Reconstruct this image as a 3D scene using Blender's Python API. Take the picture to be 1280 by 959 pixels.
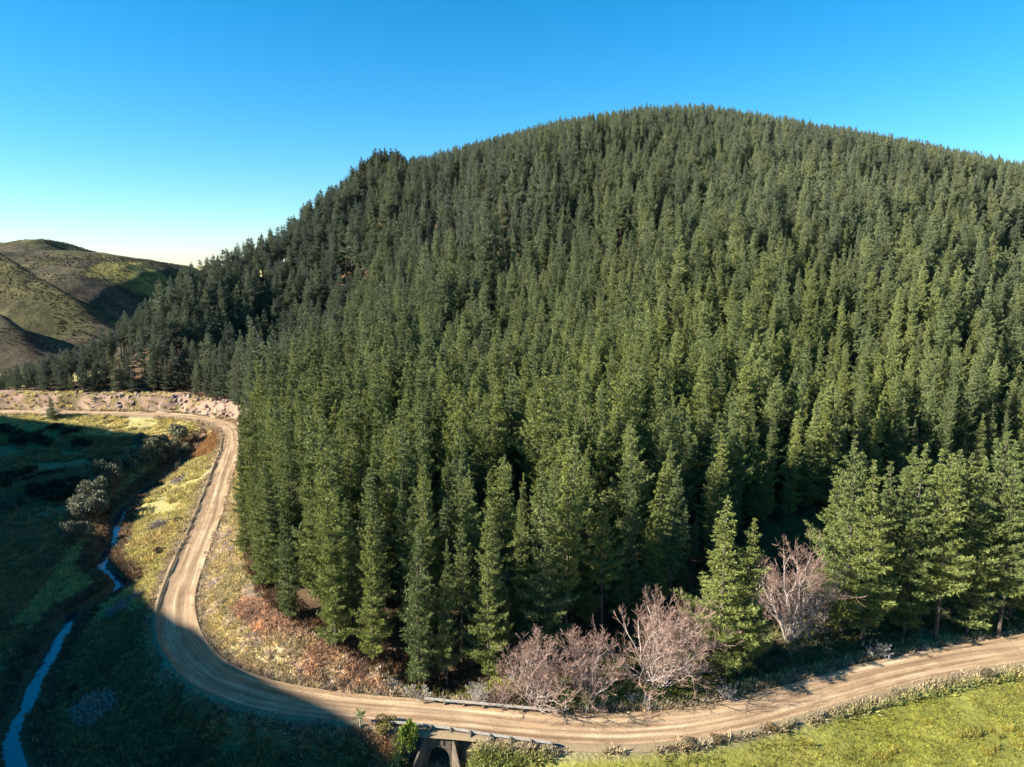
import bpy, math, random
import numpy as np
from mathutils import Vector, Matrix
random.seed(7)
RNG = np.random.default_rng(7)
R = math.radians
for o in list(bpy.data.objects): bpy.data.objects.remove(o)
scene = bpy.context.scene
COL = scene.collection

# ------------------------------------------------------------------ camera, sky, sun, exposure
H = 54.0                     # drone height above the road (m)
K = H / 42.0
PITCH = R(10.0)
FPX = 853.0                  # focal length in photo pixels (1280 wide)
cam_d = bpy.data.cameras.new('camera'); cam = bpy.data.objects.new('camera', cam_d); COL.objects.link(cam)
cam.location = (0, 0, H); cam.rotation_euler = (math.pi / 2 - PITCH, 0, 0)
cam_d.sensor_width = 36; cam_d.lens = 36 * FPX / 1280; cam_d.clip_start = 1; cam_d.clip_end = 20000
scene.camera = cam
SUN_EL = R(28.0); SUN_BACK = R(15.0)      # sun low, to the left and a little behind the camera
S = np.array([-math.cos(SUN_BACK) * math.cos(SUN_EL), -math.sin(SUN_BACK) * math.cos(SUN_EL), math.sin(SUN_EL)])
world = bpy.data.worlds.new('World'); scene.world = world; world.use_nodes = True
nt = world.node_tree; bg = nt.nodes['Background']
sky = nt.nodes.new('ShaderNodeTexSky'); sky.sky_type = 'NISHITA'; sky.sun_disc = False
sky.sun_elevation = SUN_EL; sky.sun_rotation = math.atan2(S[0], S[1])
sky.altitude = 0; sky.air_density = 1.0; sky.dust_density = 0.0; sky.ozone_density = 2.0
hs = nt.nodes.new('ShaderNodeHueSaturation'); hs.inputs['Saturation'].default_value = 1.27; hs.inputs['Value'].default_value = 1.0
hs.inputs['Hue'].default_value = 0.484
tm = nt.nodes.new('ShaderNodeMix'); tm.data_type = 'RGBA'; tm.blend_type = 'MULTIPLY'; tm.inputs[0].default_value = 1; tm.inputs[7].default_value = (.80, .96, 1.22, 1)
nt.links.new(sky.outputs[0], tm.inputs[6]); nt.links.new(tm.outputs[2], hs.inputs['Color']); nt.links.new(hs.outputs[0], bg.inputs[0])
bg.inputs[1].default_value = 0.053
sl = bpy.data.lights.new('sun', 'SUN'); sl.energy = 5.0; sl.angle = R(0.5); sl.color = (1, .93, .8)
so = bpy.data.objects.new('sun', sl); COL.objects.link(so); so.location = (-100, -30, 150)
so.rotation_euler = Vector(S).to_track_quat('Z', 'Y').to_euler()
vs = scene.view_settings; vs.view_transform = 'Standard'; vs.look = 'None'; vs.gamma = 1; vs.exposure = 1.72
vs.use_curve_mapping = False

# ------------------------------------------------------------------ helpers
def ray(px, py):
    u = (px - 640) / FPX; v = (479.5 - py) / FPX
    return np.array([u, math.cos(PITCH) + v * math.sin(PITCH), -math.sin(PITCH) + v * math.cos(PITCH)])
def G(px, py, z=0.0):                     # point at height z seen at a photo pixel
    d = ray(px, py); t = (z - H) / d[2]; return np.array([d[0] * t, d[1] * t, z])
def D(px, py, dist, dz=0.0):              # point at depth dist (in 42 m units) seen at a pixel, lowered by dz
    d = ray(px, py); t = dist * K / d[1]; return np.array([d[0] * t, d[1] * t, H + d[2] * t - dz])
_tab = np.random.default_rng(3).random((256, 256))
def vnoise(x, y, s, o=0):
    x = np.asarray(x, float) / s + 17.3 * o + 500; y = np.asarray(y, float) / s + 9.1 * o + 500
    i = np.floor(x).astype(int); j = np.floor(y).astype(int); fx = x - i; fy = y - j
    fx = fx * fx * (3 - 2 * fx); fy = fy * fy * (3 - 2 * fy)
    a = _tab[i % 256, j % 256]; b = _tab[(i + 1) % 256, j % 256]; c = _tab[i % 256, (j + 1) % 256]; d = _tab[(i + 1) % 256, (j + 1) % 256]
    return (a * (1 - fx) + b * fx) * (1 - fy) + (c * (1 - fx) + d * fx) * fy
def fbm(x, y, s, o=0, n=4):
    r = 0; a = 1; t = 0
    for k in range(n): r = r + a * vnoise(x, y, s / 2 ** k, o + k); t += a; a *= .5
    return r / t
def sstep(a, b, x):
    t = np.clip((np.asarray(x, float) - a) / (b - a), 0, 1); return t * t * (3 - 2 * t)
def catmull(P, n=10):
    P = np.array(P); Q = np.vstack([2 * P[0] - P[1], P, 2 * P[-1] - P[-2]]); out = []
    for i in range(1, len(Q) - 2):
        for t in np.linspace(0, 1, n, endpoint=False):
            p0, p1, p2, p3 = Q[i - 1:i + 3]
            out.append(.5 * (2 * p1 + (p2 - p0) * t + (2 * p0 - 5 * p1 + 4 * p2 - p3) * t * t + (3 * p1 - p0 - 3 * p2 + p3) * t ** 3))
    out.append(Q[-2]); return np.array(out)
def resample(P, step):
    s = np.r_[0, np.cumsum(np.linalg.norm(np.diff(P, axis=0), axis=1))]; q = np.linspace(0, s[-1], max(2, int(s[-1] / step)))
    return np.stack([np.interp(q, s, P[:, k]) for k in range(P.shape[1])], 1), q
def seg_dist(x, y, P, val=None):          # distance to polyline, optional interpolated value
    x = np.asarray(x, float); y = np.asarray(y, float); best = np.full(x.shape, 1e9); bv = np.zeros(x.shape); side = np.zeros(x.shape)
    for i in range(len(P) - 1):
        a = P[i, :2]; b = P[i + 1, :2]; ab = b - a; L = ab @ ab + 1e-9
        t = np.clip(((x - a[0]) * ab[0] + (y - a[1]) * ab[1]) / L, 0, 1)
        dx = x - a[0] - t * ab[0]; dy = y - a[1] - t * ab[1]; d = np.hypot(dx, dy); m = d < best
        best = np.where(m, d, best); side = np.where(m, np.sign(ab[0] * dy - ab[1] * dx), side)
        if val is not None: bv = np.where(m, val[i] + t * (val[i + 1] - val[i]), bv)
    return best, side, bv
def inpoly(x, y, P):
    c = np.zeros(np.shape(x), bool); j = len(P) - 1
    for i in range(len(P)):
        a = P[i]; b = P[j]
        m = ((a[1] > y) != (b[1] > y)) & (x < (b[0] - a[0]) * (y - a[1]) / (b[1] - a[1] + 1e-12) + a[0]); c ^= m; j = i
    return c
def unit(v): return v / (np.linalg.norm(v, axis=-1, keepdims=True) + 1e-9)

# materials ----------------------------------------------------------
def mat(name, col=(.5, .5, .5), rough=.9, spec=.2):
    m = bpy.data.materials.new(name); m.use_nodes = True; b = m.node_tree.nodes['Principled BSDF']
    b.inputs['Base Color'].default_value = (*col, 1); b.inputs['Roughness'].default_value = rough
    b.inputs['Specular IOR Level'].default_value = spec
    return m, m.node_tree, b
def N(t, kind, **kw):
    n = t.nodes.new(kind)
    for k, v in kw.items():
        if k in n.inputs: n.inputs[k].default_value = v
        else: setattr(n, k, v)
    return n
def noise(t, scale, detail=4, co=None, rough=.6):
    n = N(t, 'ShaderNodeTexNoise', Scale=scale, Detail=detail, Roughness=rough)
    if co is not None: t.links.new(co, n.inputs['Vector'])
    return n
def ramp(t, fac, *st):
    r = t.nodes.new('ShaderNodeValToRGB'); e = r.color_ramp.elements
    while len(e) < len(st): e.new(.5)
    for k, (p, c) in enumerate(st): e[k].position = p; e[k].color = (*c, 1) if len(c) == 3 else c
    t.links.new(fac, r.inputs[0]); return r
def mul(t, a, b, fac=1.0, mode='MULTIPLY'):
    m = t.nodes.new('ShaderNodeMix'); m.data_type = 'RGBA'; m.blend_type = mode
    if isinstance(fac, float): m.inputs[0].default_value = fac
    else: t.links.new(fac, m.inputs[0])
    for k, s in ((6, a), (7, b)):
        if isinstance(s, tuple): m.inputs[k].default_value = (*s, 1)
        else: t.links.new(s, m.inputs[k])
    return m.outputs[2]
def bump(t, b, h, dist=.2, strength=.6):
    n = N(t, 'ShaderNodeBump', Strength=strength, Distance=dist); t.links.new(h, n.inputs['Height']); t.links.new(n.outputs[0], b.inputs['Normal'])
def grey(v): return (v, v, v)

def tinted_leaf(name, transl=.22, vary=.5):
    m, t, b = mat(name, rough=.55, spec=.25)
    at = N(t, 'ShaderNodeAttribute', attribute_name='tint', attribute_type='INSTANCER')
    g = N(t, 'ShaderNodeNewGeometry'); oi = N(t, 'ShaderNodeObjectInfo')
    r1 = ramp(t, g.outputs['Random Per Island'], (0, grey(1 - vary)), (.6, grey(1)), (1, grey(1 + vary)))
    r2 = ramp(t, oi.outputs['Random'], (0, (.72, .78, .85)), (.5, (1, 1, 1)), (1, (1.25, 1.18, .95)))
    c = mul(t, mul(t, at.outputs['Color'], r1.outputs[0]), r2.outputs[0])
    t.links.new(c, b.inputs['Base Color'])
    tr = N(t, 'ShaderNodeBsdfTranslucent'); t.links.new(c, tr.inputs['Color'])
    mx = N(t, 'ShaderNodeMixShader', Fac=transl); t.links.new(b.outputs[0], mx.inputs[1]); t.links.new(tr.outputs[0], mx.inputs[2])
    t.links.new(mx.outputs[0], t.nodes['Material Output'].inputs[0]); return m
M_LEAF = tinted_leaf('pine_needles', .10, .4); M_BUSH = tinted_leaf('bush_leaves', .15); M_GRASS = tinted_leaf('grass_blades', .3, .35)
def bark(name, a, b_):
    m, t, b = mat(name, a); co = N(t, 'ShaderNodeTexCoord'); n = noise(t, 3.0, 5, co.outputs['Object'])
    r = ramp(t, n.outputs[0], (.3, a), (.7, b_)); t.links.new(r.outputs[0], b.inputs['Base Color']); bump(t, b, n.outputs[0], .05); return m
M_BARK = bark('pine_bark', (.055, .042, .034), (.13, .105, .085))
M_PALE = bark('pale_bark', (.25, .205, .18), (.46, .395, .36))
M_TWIG = bark('pink_twigs', (.23, .15, .118), (.36, .24, .19))
M_GREYT = bark('grey_twigs', (.25, .22, .19), (.42, .38, .33))
M_SLASH = bark('dead_branches', (.16, .13, .11), (.36, .31, .28))
M_WOOD = bark('weathered_timber', (.24, .225, .20), (.42, .39, .35))
M_POST = bark('post_timber', (.12, .10, .08), (.26, .22, .18))
M_WHITE = bark('white_paint', (.70, .70, .68), (.82, .82, .80))

# mesh building -------------------------------------------------------
def mesh(name, V, F, mats, midx=None, smooth=False):
    me = bpy.data.meshes.new(name); V = np.asarray(V, np.float32); F = np.asarray(F, np.int32); k = F.shape[1]
    me.vertices.add(len(V)); me.vertices.foreach_set('co', V.ravel())
    me.loops.add(F.size); me.loops.foreach_set('vertex_index', F.ravel())
    me.polygons.add(len(F)); me.polygons.foreach_set('loop_start', np.arange(0, F.size, k, dtype=np.int32))
    for m in mats: me.materials.append(m)
    if midx is not None: me.polygons.foreach_set('material_index', np.asarray(midx, np.int32))
    me.polygons.foreach_set('use_smooth', np.full(len(F), smooth))
    me.update(calc_edges=True); me.validate(); return me
def obj(name, me, parent=None, loc=(0, 0, 0), rz=0, sc=1.0, col=None):
    o = bpy.data.objects.new(name, me); (col or COL).objects.link(o); o.location = loc; o.rotation_euler = (0, 0, rz)
    o.scale = sc if hasattr(sc, '__len__') else (sc, sc, sc)
    if parent: o.parent = parent
    return o
def tag(o, label, cat, group=None):
    o['label'] = label; o['category'] = cat
    if group: o['group'] = group
    return o
def empty(name, loc, rz=0, sc=1.0):
    return obj(name, None, None, loc, rz, sc)
class MB:
    def __init__(s): s.V = []; s.F = []; s.n = 0
    def add(s, V, F): V = np.asarray(V, float); s.V.append(V); s.F.append(np.asarray(F) + s.n); s.n += len(V)
    def tubes(s, P0, P1, r0, r1, n=4):
        P0 = np.atleast_2d(P0).astype(float); P1 = np.atleast_2d(P1).astype(float); r0 = np.broadcast_to(r0, len(P0)); r1 = np.broadcast_to(r1, len(P0))
        d = unit(P1 - P0); ref = np.where(np.abs(d[:, 2:3]) > .9, np.array([[1., 0, 0]]), np.array([[0, 0, 1.]]))
        a = unit(np.cross(d, ref)); b = np.cross(d, a); m = len(P0)
        an = np.arange(n) * 2 * np.pi / n; ring = a[:, None] * np.cos(an)[None, :, None] + b[:, None] * np.sin(an)[None, :, None]
        V = np.concatenate([P0[:, None] + ring * r0[:, None, None], P1[:, None] + ring * r1[:, None, None]], 1).reshape(-1, 3)
        base = np.arange(m)[:, None] * 2 * n; i = np.arange(n); j = (i + 1) % n
        F = np.stack([base + i, base + j, base + n + j, base + n + i], -1).reshape(-1, 4); s.add(V, F)
        if n == 4: s.F.append(np.stack([base[:, 0] + n + k for k in range(4)], -1) + s.n - len(V))
    def box(s, c, size, rz=0, M=None):
        x, y, z = np.array(size) / 2
        V = np.array([[-x, -y, -z], [x, -y, -z], [x, y, -z], [-x, y, -z], [-x, -y, z], [x, -y, z], [x, y, z], [-x, y, z]])
        cs, sn = math.cos(rz), math.sin(rz); V = V @ np.array([[cs, sn, 0], [-sn, cs, 0], [0, 0, 1]]) + np.array(c)
        s.add(V, [[0, 3, 2, 1], [4, 5, 6, 7], [0, 1, 5, 4], [1, 2, 6, 5], [2, 3, 7, 6], [3, 0, 4, 7]])
    def leaves(s, c, d, n, length, width, spread, rng):       # n diamond leaves round each centre
        m = len(c); q = unit(d[:, None] + spread * rng.normal(size=(m, n, 3)))
        sd = unit(np.cross(q, rng.normal(size=(m, n, 3)))); length = np.broadcast_to(np.asarray(length, float).reshape(-1, 1, 1), (m, 1, 1)); L = length * (.6 + .8 * rng.random((m, n, 1))); W = width * (.7 + .6 * rng.random((m, n, 1)))
        b = c[:, None] + .12 * length * rng.normal(size=(m, n, 3))
        V = np.stack([b, b + q * L * .5 - sd * W * .5, b + q * L, b + q * L * .5 + sd * W * .5], 2).reshape(-1, 3)
        s.add(V, np.arange(len(V)).reshape(-1, 4))
    def mesh(s, name, mats, smooth=False): return mesh(name, np.vstack(s.V), np.vstack(s.F), mats, smooth=smooth)

# ------------------------------------------------------------------ layout of the place
road_px = [(1420, 775), (1340, 795), (1280, 811), (1200, 823), (1100, 844), (1000, 873), (900, 899), (800, 911), (700, 910), (600, 900), (540, 894), (440, 886), (340, 871), (290, 855), (258, 838), (235, 813), (223, 785), (222, 750), (232, 717), (247, 680), (262, 642), (273, 608), (283, 578), (290, 556), (290, 540), (276, 529), (245, 522), (200, 518.5), (100, 516), (0, 515), (-120, 514)]
ROAD = catmull([G(*p) for p in road_px], 8)
for _ in range(6): ROAD[1:-1] = .25 * ROAD[:-2] + .5 * ROAD[1:-1] + .25 * ROAD[2:]
ROAD, ROAD_S = resample(ROAD, 1.2)
RHW = 2.8
WZ = -5.6
stream_px = [(30, 990), (24, 962), (17, 945), (15, 918), (27, 895), (37, 880), (42, 860), (55, 837), (80, 792), (92, 770), (110, 762), (132, 749), (153, 734), (142, 721), (126, 712), (130, 700), (142, 677), (148, 655), (154, 638), (165, 630), (180, 615), (197, 603), (212, 592), (232, 567), (250, 550)]
STREAM = catmull([G(px, py, WZ) for px, py in stream_px], 6); STREAM, _s = resample(STREAM, 1.0)
CULV = G(549, 915); GUL = np.array([CULV + [0, 4, 0], CULV + [-.5, -6, 0], CULV + [-2, -16, 0], CULV + [-9, -34, 0]])

# forest edge (foot of the outermost trees), from pixels and ground height
edge_px = [(-160, 488, 4.5), (0, 493, 4.2), (60, 494, 4.2), (120, 495, 4.2), (180, 495, 4.2), (230, 494, 4.5), (268, 503, 4.5), (300, 528, 3), (311, 556, 2.5), (309, 600, 2.5), (307, 650, 3), (306, 700, 3.5), (320, 742, 4), (358, 775, 4), (418, 812, 3), (480, 838, 2), (540, 846, 1.2), (612, 844, 1), (680, 815, 1), (760, 800, 1), (840, 768, 1.5), (890, 715, 2), (950, 660, 3.5), (1010, 642, 4), (1100, 632, 4), (1280, 612, 4), (1560, 590, 4)]
EDGE = np.array([G(*p) for p in edge_px])
sil = [(-160, 468, 220, 15), (0, 466, 220, 15), (100, 428, 222, 18), (200, 347, 238, 18), (300, 302, 262, 21), (400, 240, 290, 22), (440, 217, 300, 22), (473, 191, 302, 22), (494, 190, 304, 22), (508, 204, 316, 23), (524, 196, 318, 23), (540, 193, 318, 23), (600, 177, 324, 23), (700, 150, 331, 23), (800, 134, 334, 23), (870, 130, 333, 23), (1000, 150, 328, 23), (1140, 176, 316, 23), (1280, 205, 302, 23), (1440, 250, 290, 23), (1650, 320, 280, 23)]
RIDGE = np.array([D(*s) for s in sil])
FOREST = np.vstack([EDGE[:, :2], [[EDGE[-1][0] + 60, 220 * K]], (RIDGE[::-1, :2] + np.array([0, 14.])), [[RIDGE[0][0] - 20, RIDGE[0][1]]]])

ctrl = [r for r in ROAD[::9]] + [e for e in EDGE] + [r for r in RIDGE]
for r in RIDGE: ctrl.append(np.array([r[0], r[1] + 50, r[2] - 14])); ctrl.append(np.array([r[0], r[1] + 150, max(-5, r[2] - 70)]))
for px, py, z in [(40, 560, -3.5), (0, 600, -3.5), (100, 600, -4), (60, 680, -4.2), (0, 720, -4), (40, 780, -4.2), (0, 850, -4.3), (120, 870, -4), (60, 940, -4.3), (200, 880, -3.3), (300, 930, -3), (-100, 650, -3), (-150, 800, -3), (-150, 560, -3), (120, 528, -1.2), (0, 528, -1.2), (250, 545, -1), (215, 650, -2.6), (185, 720, -3.2), (400, 940, -2.6),
                  (700, 955, -1.0), (900, 950, -1.1), (1100, 920, -1.1), (1280, 870, -1.1), (1280, 950, -1.3), (1450, 900, -1.2), (1000, 1040, -1.4), (700, 1040, -1.6), (1200, 760, .6), (1080, 780, .5), (960, 800, .5), (1250, 690, 1.5), (1100, 690, 1.5), (1450, 700, 2), (800, 850, .3), (650, 865, .3)]:
    ctrl.append(G(px, py, z))
for px, py, d, th in [(330, 440, 206, 22), (400, 400, 206, 24), (260, 430, 208, 20), (360, 340, 240, 25)]: ctrl.append(D(px, py, d, th))
for x, y, z in [(-300, 60, -3), (-300, 250, -3), (-280, 380, -4), (0, -60, -4), (150, -60, -3), (-150, -60, -4), (300, 60, 0), (520, 250, 15), (560, 480, 10), (0, 690, 0), (300, 690, 0)]: ctrl.append(np.array([x, y, z]))
ctrl = np.array(ctrl)
def tps_fit(P, lam=25.0):
    n = len(P); d = np.hypot(P[:, None, 0] - P[None, :, 0], P[:, None, 1] - P[None, :, 1]) / 100
    A = np.where(d > 0, d * d * np.log(d + 1e-12), 0) + np.eye(n) * lam * 1e-4
    Q = np.c_[np.ones(n), P[:, :2] / 100]; M = np.block([[A, Q], [Q.T, np.zeros((3, 3))]])
    return np.linalg.solve(M, np.r_[P[:, 2], 0, 0, 0])
TW = tps_fit(ctrl)
def tps(x, y):
    r = TW[-3] + TW[-2] * x / 100 + TW[-1] * y / 100
    for k in range(len(ctrl)):
        d2 = ((x - ctrl[k, 0]) ** 2 + (y - ctrl[k, 1]) ** 2) / 1e4; r = r + TW[k] * d2 * .5 * np.log(d2 + 1e-12)
    return r
# hill outside the picture on the sun side: its crest follows the edge of the big shadow in the valley
sh = S[:2] / np.linalg.norm(S[:2]); pn = np.array([sh[1], -sh[0]]) * np.sign(-sh[0])
if pn[1] < 0: pn = -pn
shadow_px = [(150, 541), (215, 552), (182, 588), (72, 648), (66, 682), (95, 715), (198, 768), (243, 788), (294, 824), (345, 852), (410, 882), (470, 905), (485, 950)]
_c = []; _a = []
for p in shadow_px:
    q = G(p[0], p[1], -2.0 if p[0] < 190 else 0.0)[:2]; _c.append(q @ pn); _a.append(q @ sh)
_o = np.argsort(_c); _c = np.array(_c)[_o]; _a = np.array(_a)[_o]
def crestA(c): return K * 118 + .62 * (np.clip(c, 30, 330) - K * 57)
def shade_hill(x, y):
    a = x * sh[0] + y * sh[1]; c = x * pn[0] + y * pn[1]; ca = crestA(c)
    h = (ca - np.interp(c, _c, _a)) * math.tan(SUN_EL) + .6
    h = np.where(c > _c[-1], np.maximum(0, h - .75 * (c - _c[-1])), h) + 3.0 * (fbm(x, y, 14, 5) - .5)
    h = h * sstep(-160, -60, c)
    f = np.where(a < ca, sstep(ca - 92 * K, ca + 6, a), 1 - .6 * sstep(ca, ca + 160, a)); return np.maximum(h, 0) * f
def height(x, y, raw=False):
    x = np.asarray(x, float); y = np.asarray(y, float)
    w = 1 - sstep(470, 640, np.abs(x)); w *= 1 - sstep(570, 800, y); w *= sstep(-160, -60, y)
    h = tps(x, y) * w + (1 - w) * -5
    h = np.maximum(h, -6)
    h = h + .9 * (fbm(x, y, 22, 1) - .5) * sstep(4, 14, seg_dist(x, y, ROAD[::4])[0])
    rl = inpoly(x, y, FOREST) * sstep(12, 50, seg_dist(x, y, EDGE)[0]) * sstep(15, 100, seg_dist(x, y, RIDGE)[0]); h = h + rl * 36 * (fbm(x, y * .5, 62, 123, 2) - .5)
    h = h + shade_hill(x, y)
    # stream channel, culvert gully, road bench
    ds, _, _ = seg_dist(x, y, STREAM[::3]); nb = .8 * (vnoise(x, y, 3.5, 3) - .5)
    h = np.where(ds < 9, np.minimum(h, WZ - .55 + 1.9 * sstep(.2, 2.2, ds + .6 * nb) + 2.2 * sstep(3, 9, ds)), h)
    dg, _, _ = seg_dist(x, y, GUL); h = np.where(dg < 8, np.minimum(h, -4.6 + 4.5 * sstep(1.6, 7, dg + nb)), h)
    dr, sd, _ = seg_dist(x, y, ROAD)
    h = np.where(dr < RHW + .5, np.minimum(h, -.2) * (1 - sstep(RHW - .3, RHW + .5, dr)) * 0 - .2 + .0 * h, h * sstep(RHW + .4, RHW + 3.2, dr) + (-.12) * (1 - sstep(RHW + .4, RHW + 3.2, dr)))
    h = np.where((dg < 4.2) & (y < CULV[1] - .3), np.minimum(h, -4.6 + 4.5 * sstep(1.6, 7, dg)), h)
    h = np.where((np.abs(x - CULV[0]) < 1.9) & (y > CULV[1] - 1.2) & (y < CULV[1] + 4.2), -4.7, h)
    # rock cutting behind the far road
    far = (y > 150 * K) & (x < -55 * K)
    cut = .7 + 4.6 * sstep(RHW + .8, RHW + 5.0, dr + 2.2 * (vnoise(x, y, 6, 8) - .5)) + 1.6 * (fbm(x, y, 5, 9) - .5)
    up = far & (sd * SIDE_FAR > 0) & (dr > RHW + .6)
    h = np.where(up, np.maximum(np.minimum(h + 3, cut), np.where(dr > 9, h, 0)), h)
    return h
_m = len(ROAD) - 8; _t = ROAD[_m + 1] - ROAD[_m]; SIDE_FAR = np.sign(_t[0] * 1.0)   # side of increasing y on the far stretch

# ------------------------------------------------------------------ ground sheet
def axis(lo, hi, a, b, step, g=1.09):
    core = list(np.arange(a, b, step)); s = step; p = a; left = []
    while p > lo: s *= g; p -= s; left.append(p)
    s = step; p = core[-1]; right = []
    while p < hi: s *= g; p += s; right.append(p)
    return np.array(left[::-1] + core + right)
AX = axis(-6000, 6000, -150, 100, 1.0); AY = axis(-3000, 9000, 44, 262, 1.0, 1.06)
GX, GY = np.meshgrid(AX, AY); nx, ny = len(AX), len(AY); fx, fy = GX.ravel(), GY.ravel()
GZ = height(fx, fy)
HGRID = GZ.reshape(ny, nx)
def ground_z(x, y):
    x = np.asarray(x, float); y = np.asarray(y, float)
    i = np.clip(np.searchsorted(AX, x) - 1, 0, nx - 2); j = np.clip(np.searchsorted(AY, y) - 1, 0, ny - 2)
    u = (x - AX[i]) / (AX[i + 1] - AX[i]); v = (y - AY[j]) / (AY[j + 1] - AY[j])
    return (HGRID[j, i] * (1 - u) + HGRID[j, i + 1] * u) * (1 - v) + (HGRID[j + 1, i] * (1 - u) + HGRID[j + 1, i + 1] * u) * v
def project(p):
    q = np.atleast_2d(p) - np.array([0, 0, H]); cp, sp = math.cos(PITCH), math.sin(PITCH)
    f = q[:, 1] * cp - q[:, 2] * sp; u = q[:, 1] * sp + q[:, 2] * cp
    return 640 + FPX * q[:, 0] / f, 479.5 - FPX * u / f, f
pad_poly = np.array([G(*p)[:2] for p in [(640, 1000), (640, 948), (760, 941), (860, 935), (960, 915), (1100, 882), (1280, 840), (1500, 790), (1700, 1000)]])
bank_poly = np.array([G(*p)[:2] for p in [(285, 600), (300, 640), (300, 720), (330, 760), (420, 810), (500, 845), (520, 870), (400, 872), (300, 835), (250, 800), (245, 740), (262, 680)]])
brk_poly = np.array([G(p[0], p[1], 2.5)[:2] for p in [(300, 755), (330, 760), (420, 808), (500, 850), (495, 868), (420, 846), (350, 815), (312, 790), (285, 765)]])
def cover(x, y, z=None):                                  # ground-cover colours (linear)
    n1 = fbm(x, y, 9, 21)[:, None]; n2 = fbm(x, y, 2.5, 31)[:, None]; n3 = fbm(x, y, 30, 41)[:, None]
    dr, sd, _ = seg_dist(x, y, ROAD[::3]); ds, _, _ = seg_dist(x, y, STREAM[::4]); dr = dr[:, None]; ds = ds[:, None]
    def c(*v): return np.array(v)[None, :]
    col = c(.29, .155, .068) * (1 - n3) + c(.37, .215, .105) * n3                      # valley grass, colour reddened to offset blue skylight in the hill's shadow
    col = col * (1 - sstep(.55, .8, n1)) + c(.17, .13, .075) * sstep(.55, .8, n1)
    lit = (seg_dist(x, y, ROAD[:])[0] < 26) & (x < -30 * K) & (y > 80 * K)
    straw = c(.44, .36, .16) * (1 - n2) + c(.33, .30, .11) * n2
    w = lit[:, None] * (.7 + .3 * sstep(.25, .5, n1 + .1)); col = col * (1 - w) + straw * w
    far = ((y > 150 * K) & (x < -50 * K))[:, None]; col = np.where(far, np.where((y > 172 * K)[:, None], c(.40, .34, .14), c(.31, .17, .075)) * (.8 + .5 * n2), col)  # far grass: shaded part reddened against the blue fill, sunlit strip beyond straw
    col = np.where(ds < 3.2 + 2 * n2, c(.17, .115, .07) * (.7 + .6 * n1), col)
    bk = inpoly(x, y, bank_poly)[:, None]; straw2 = c(.46, .355, .22) * (1 - n1) + c(.36, .31, .13) * n1; straw2 = straw2 * (1 - sstep(.55, .7, n2)) + c(.42, .34, .27) * sstep(.55, .7, n2)
    col = np.where(bk, straw2, col)
    br = inpoly(x, y, brk_poly)[:, None]; bw = sstep(.35, .6, fbm(x, y, 4, 37)[:, None] + .1); col = np.where(br, (c(.38, .24, .165) * bw + c(.42, .335, .21) * (1 - bw)) * (.7 + .6 * n2), col)
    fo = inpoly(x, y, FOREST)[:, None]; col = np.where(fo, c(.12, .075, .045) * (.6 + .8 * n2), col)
    near = ((y < 80 * K) & (x > -14))[:, None]; v = c(.27, .24, .09) * (1 - n2) + c(.17, .20, .05) * n2; col = np.where(near & (dr < 9) & ~fo, v, col)
    rs = ((y > 62 * K) & (x > 8))[:, None] & ~fo & (dr > 5) ; col = np.where(rs, c(.14, .11, .065) * (1 - n1) + c(.15, .17, .05) * n1, col)
    pd = inpoly(x, y, pad_poly)[:, None]; pc = c(.20, .205, .035) * (1 - n1) + c(.29, .27, .07) * n1; pc = pc * (1 - .35 * sstep(.5, .75, n3)); col = np.where(pd, pc * (.75 + .5 * n2), col)
    edge = sstep(RHW + 2.2, RHW + .3, dr - 1.2 * (n2 - .5)); col = col * (1 - edge) + c(.33, .26, .18) * edge
    return np.clip(col * (.8 + .4 * n2), 0, 1)
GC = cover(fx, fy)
_sl = np.hypot(*np.gradient(HGRID, AY, AX)).ravel()
_drc = seg_dist(fx, fy, ROAD[::3])[0]
rockm = ((fy > 150 * K) & (fx < -55 * K) & (_drc < 16) & (_drc > RHW + .8) & (GZ > .4))
_rn = fbm(fx, fy, 4, 61)[:, None]; _rg = fbm(fx, fy, 13, 65)[:, None]; GC = np.where(rockm[:, None] & (_rg < .63), np.array([[.30, .20, .155]]) * (.4 + 1.2 * _rn), np.where(rockm[:, None], np.array([[.17, .13, .06]]) * (.6 + .8 * _rn), GC))
idx = np.arange(nx * ny).reshape(ny, nx)
F = np.stack([idx[:-1, :-1], idx[:-1, 1:], idx[1:, 1:], idx[1:, :-1]], -1).reshape(-1, 4)
m, t, b = mat('ground_cover')
at = N(t, 'ShaderNodeAttribute', attribute_name='cover'); co = N(t, 'ShaderNodeTexCoord')
nA = noise(t, 2.2, 6, co.outputs['Object'], .7); nB = noise(t, .35, 4, co.outputs['Object'])
rA = ramp(t, nA.outputs[0], (.28, grey(.5)), (.5, grey(1)), (.75, grey(1.45))); rB = ramp(t, nB.outputs[0], (.3, (.8, .85, .8)), (.7, (1.15, 1.1, 1)))
t.links.new(mul(t, mul(t, at.outputs['Color'], rA.outputs[0]), rB.outputs[0]), b.inputs['Base Color']); bump(t, b, nA.outputs[0], .5, .9)
gm = mesh('ground', np.c_[fx, fy, GZ], F, [m], smooth=True)
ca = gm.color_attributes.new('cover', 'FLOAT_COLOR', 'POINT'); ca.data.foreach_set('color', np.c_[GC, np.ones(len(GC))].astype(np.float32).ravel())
g = obj('ground', gm); g['kind'] = 'structure'

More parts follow.
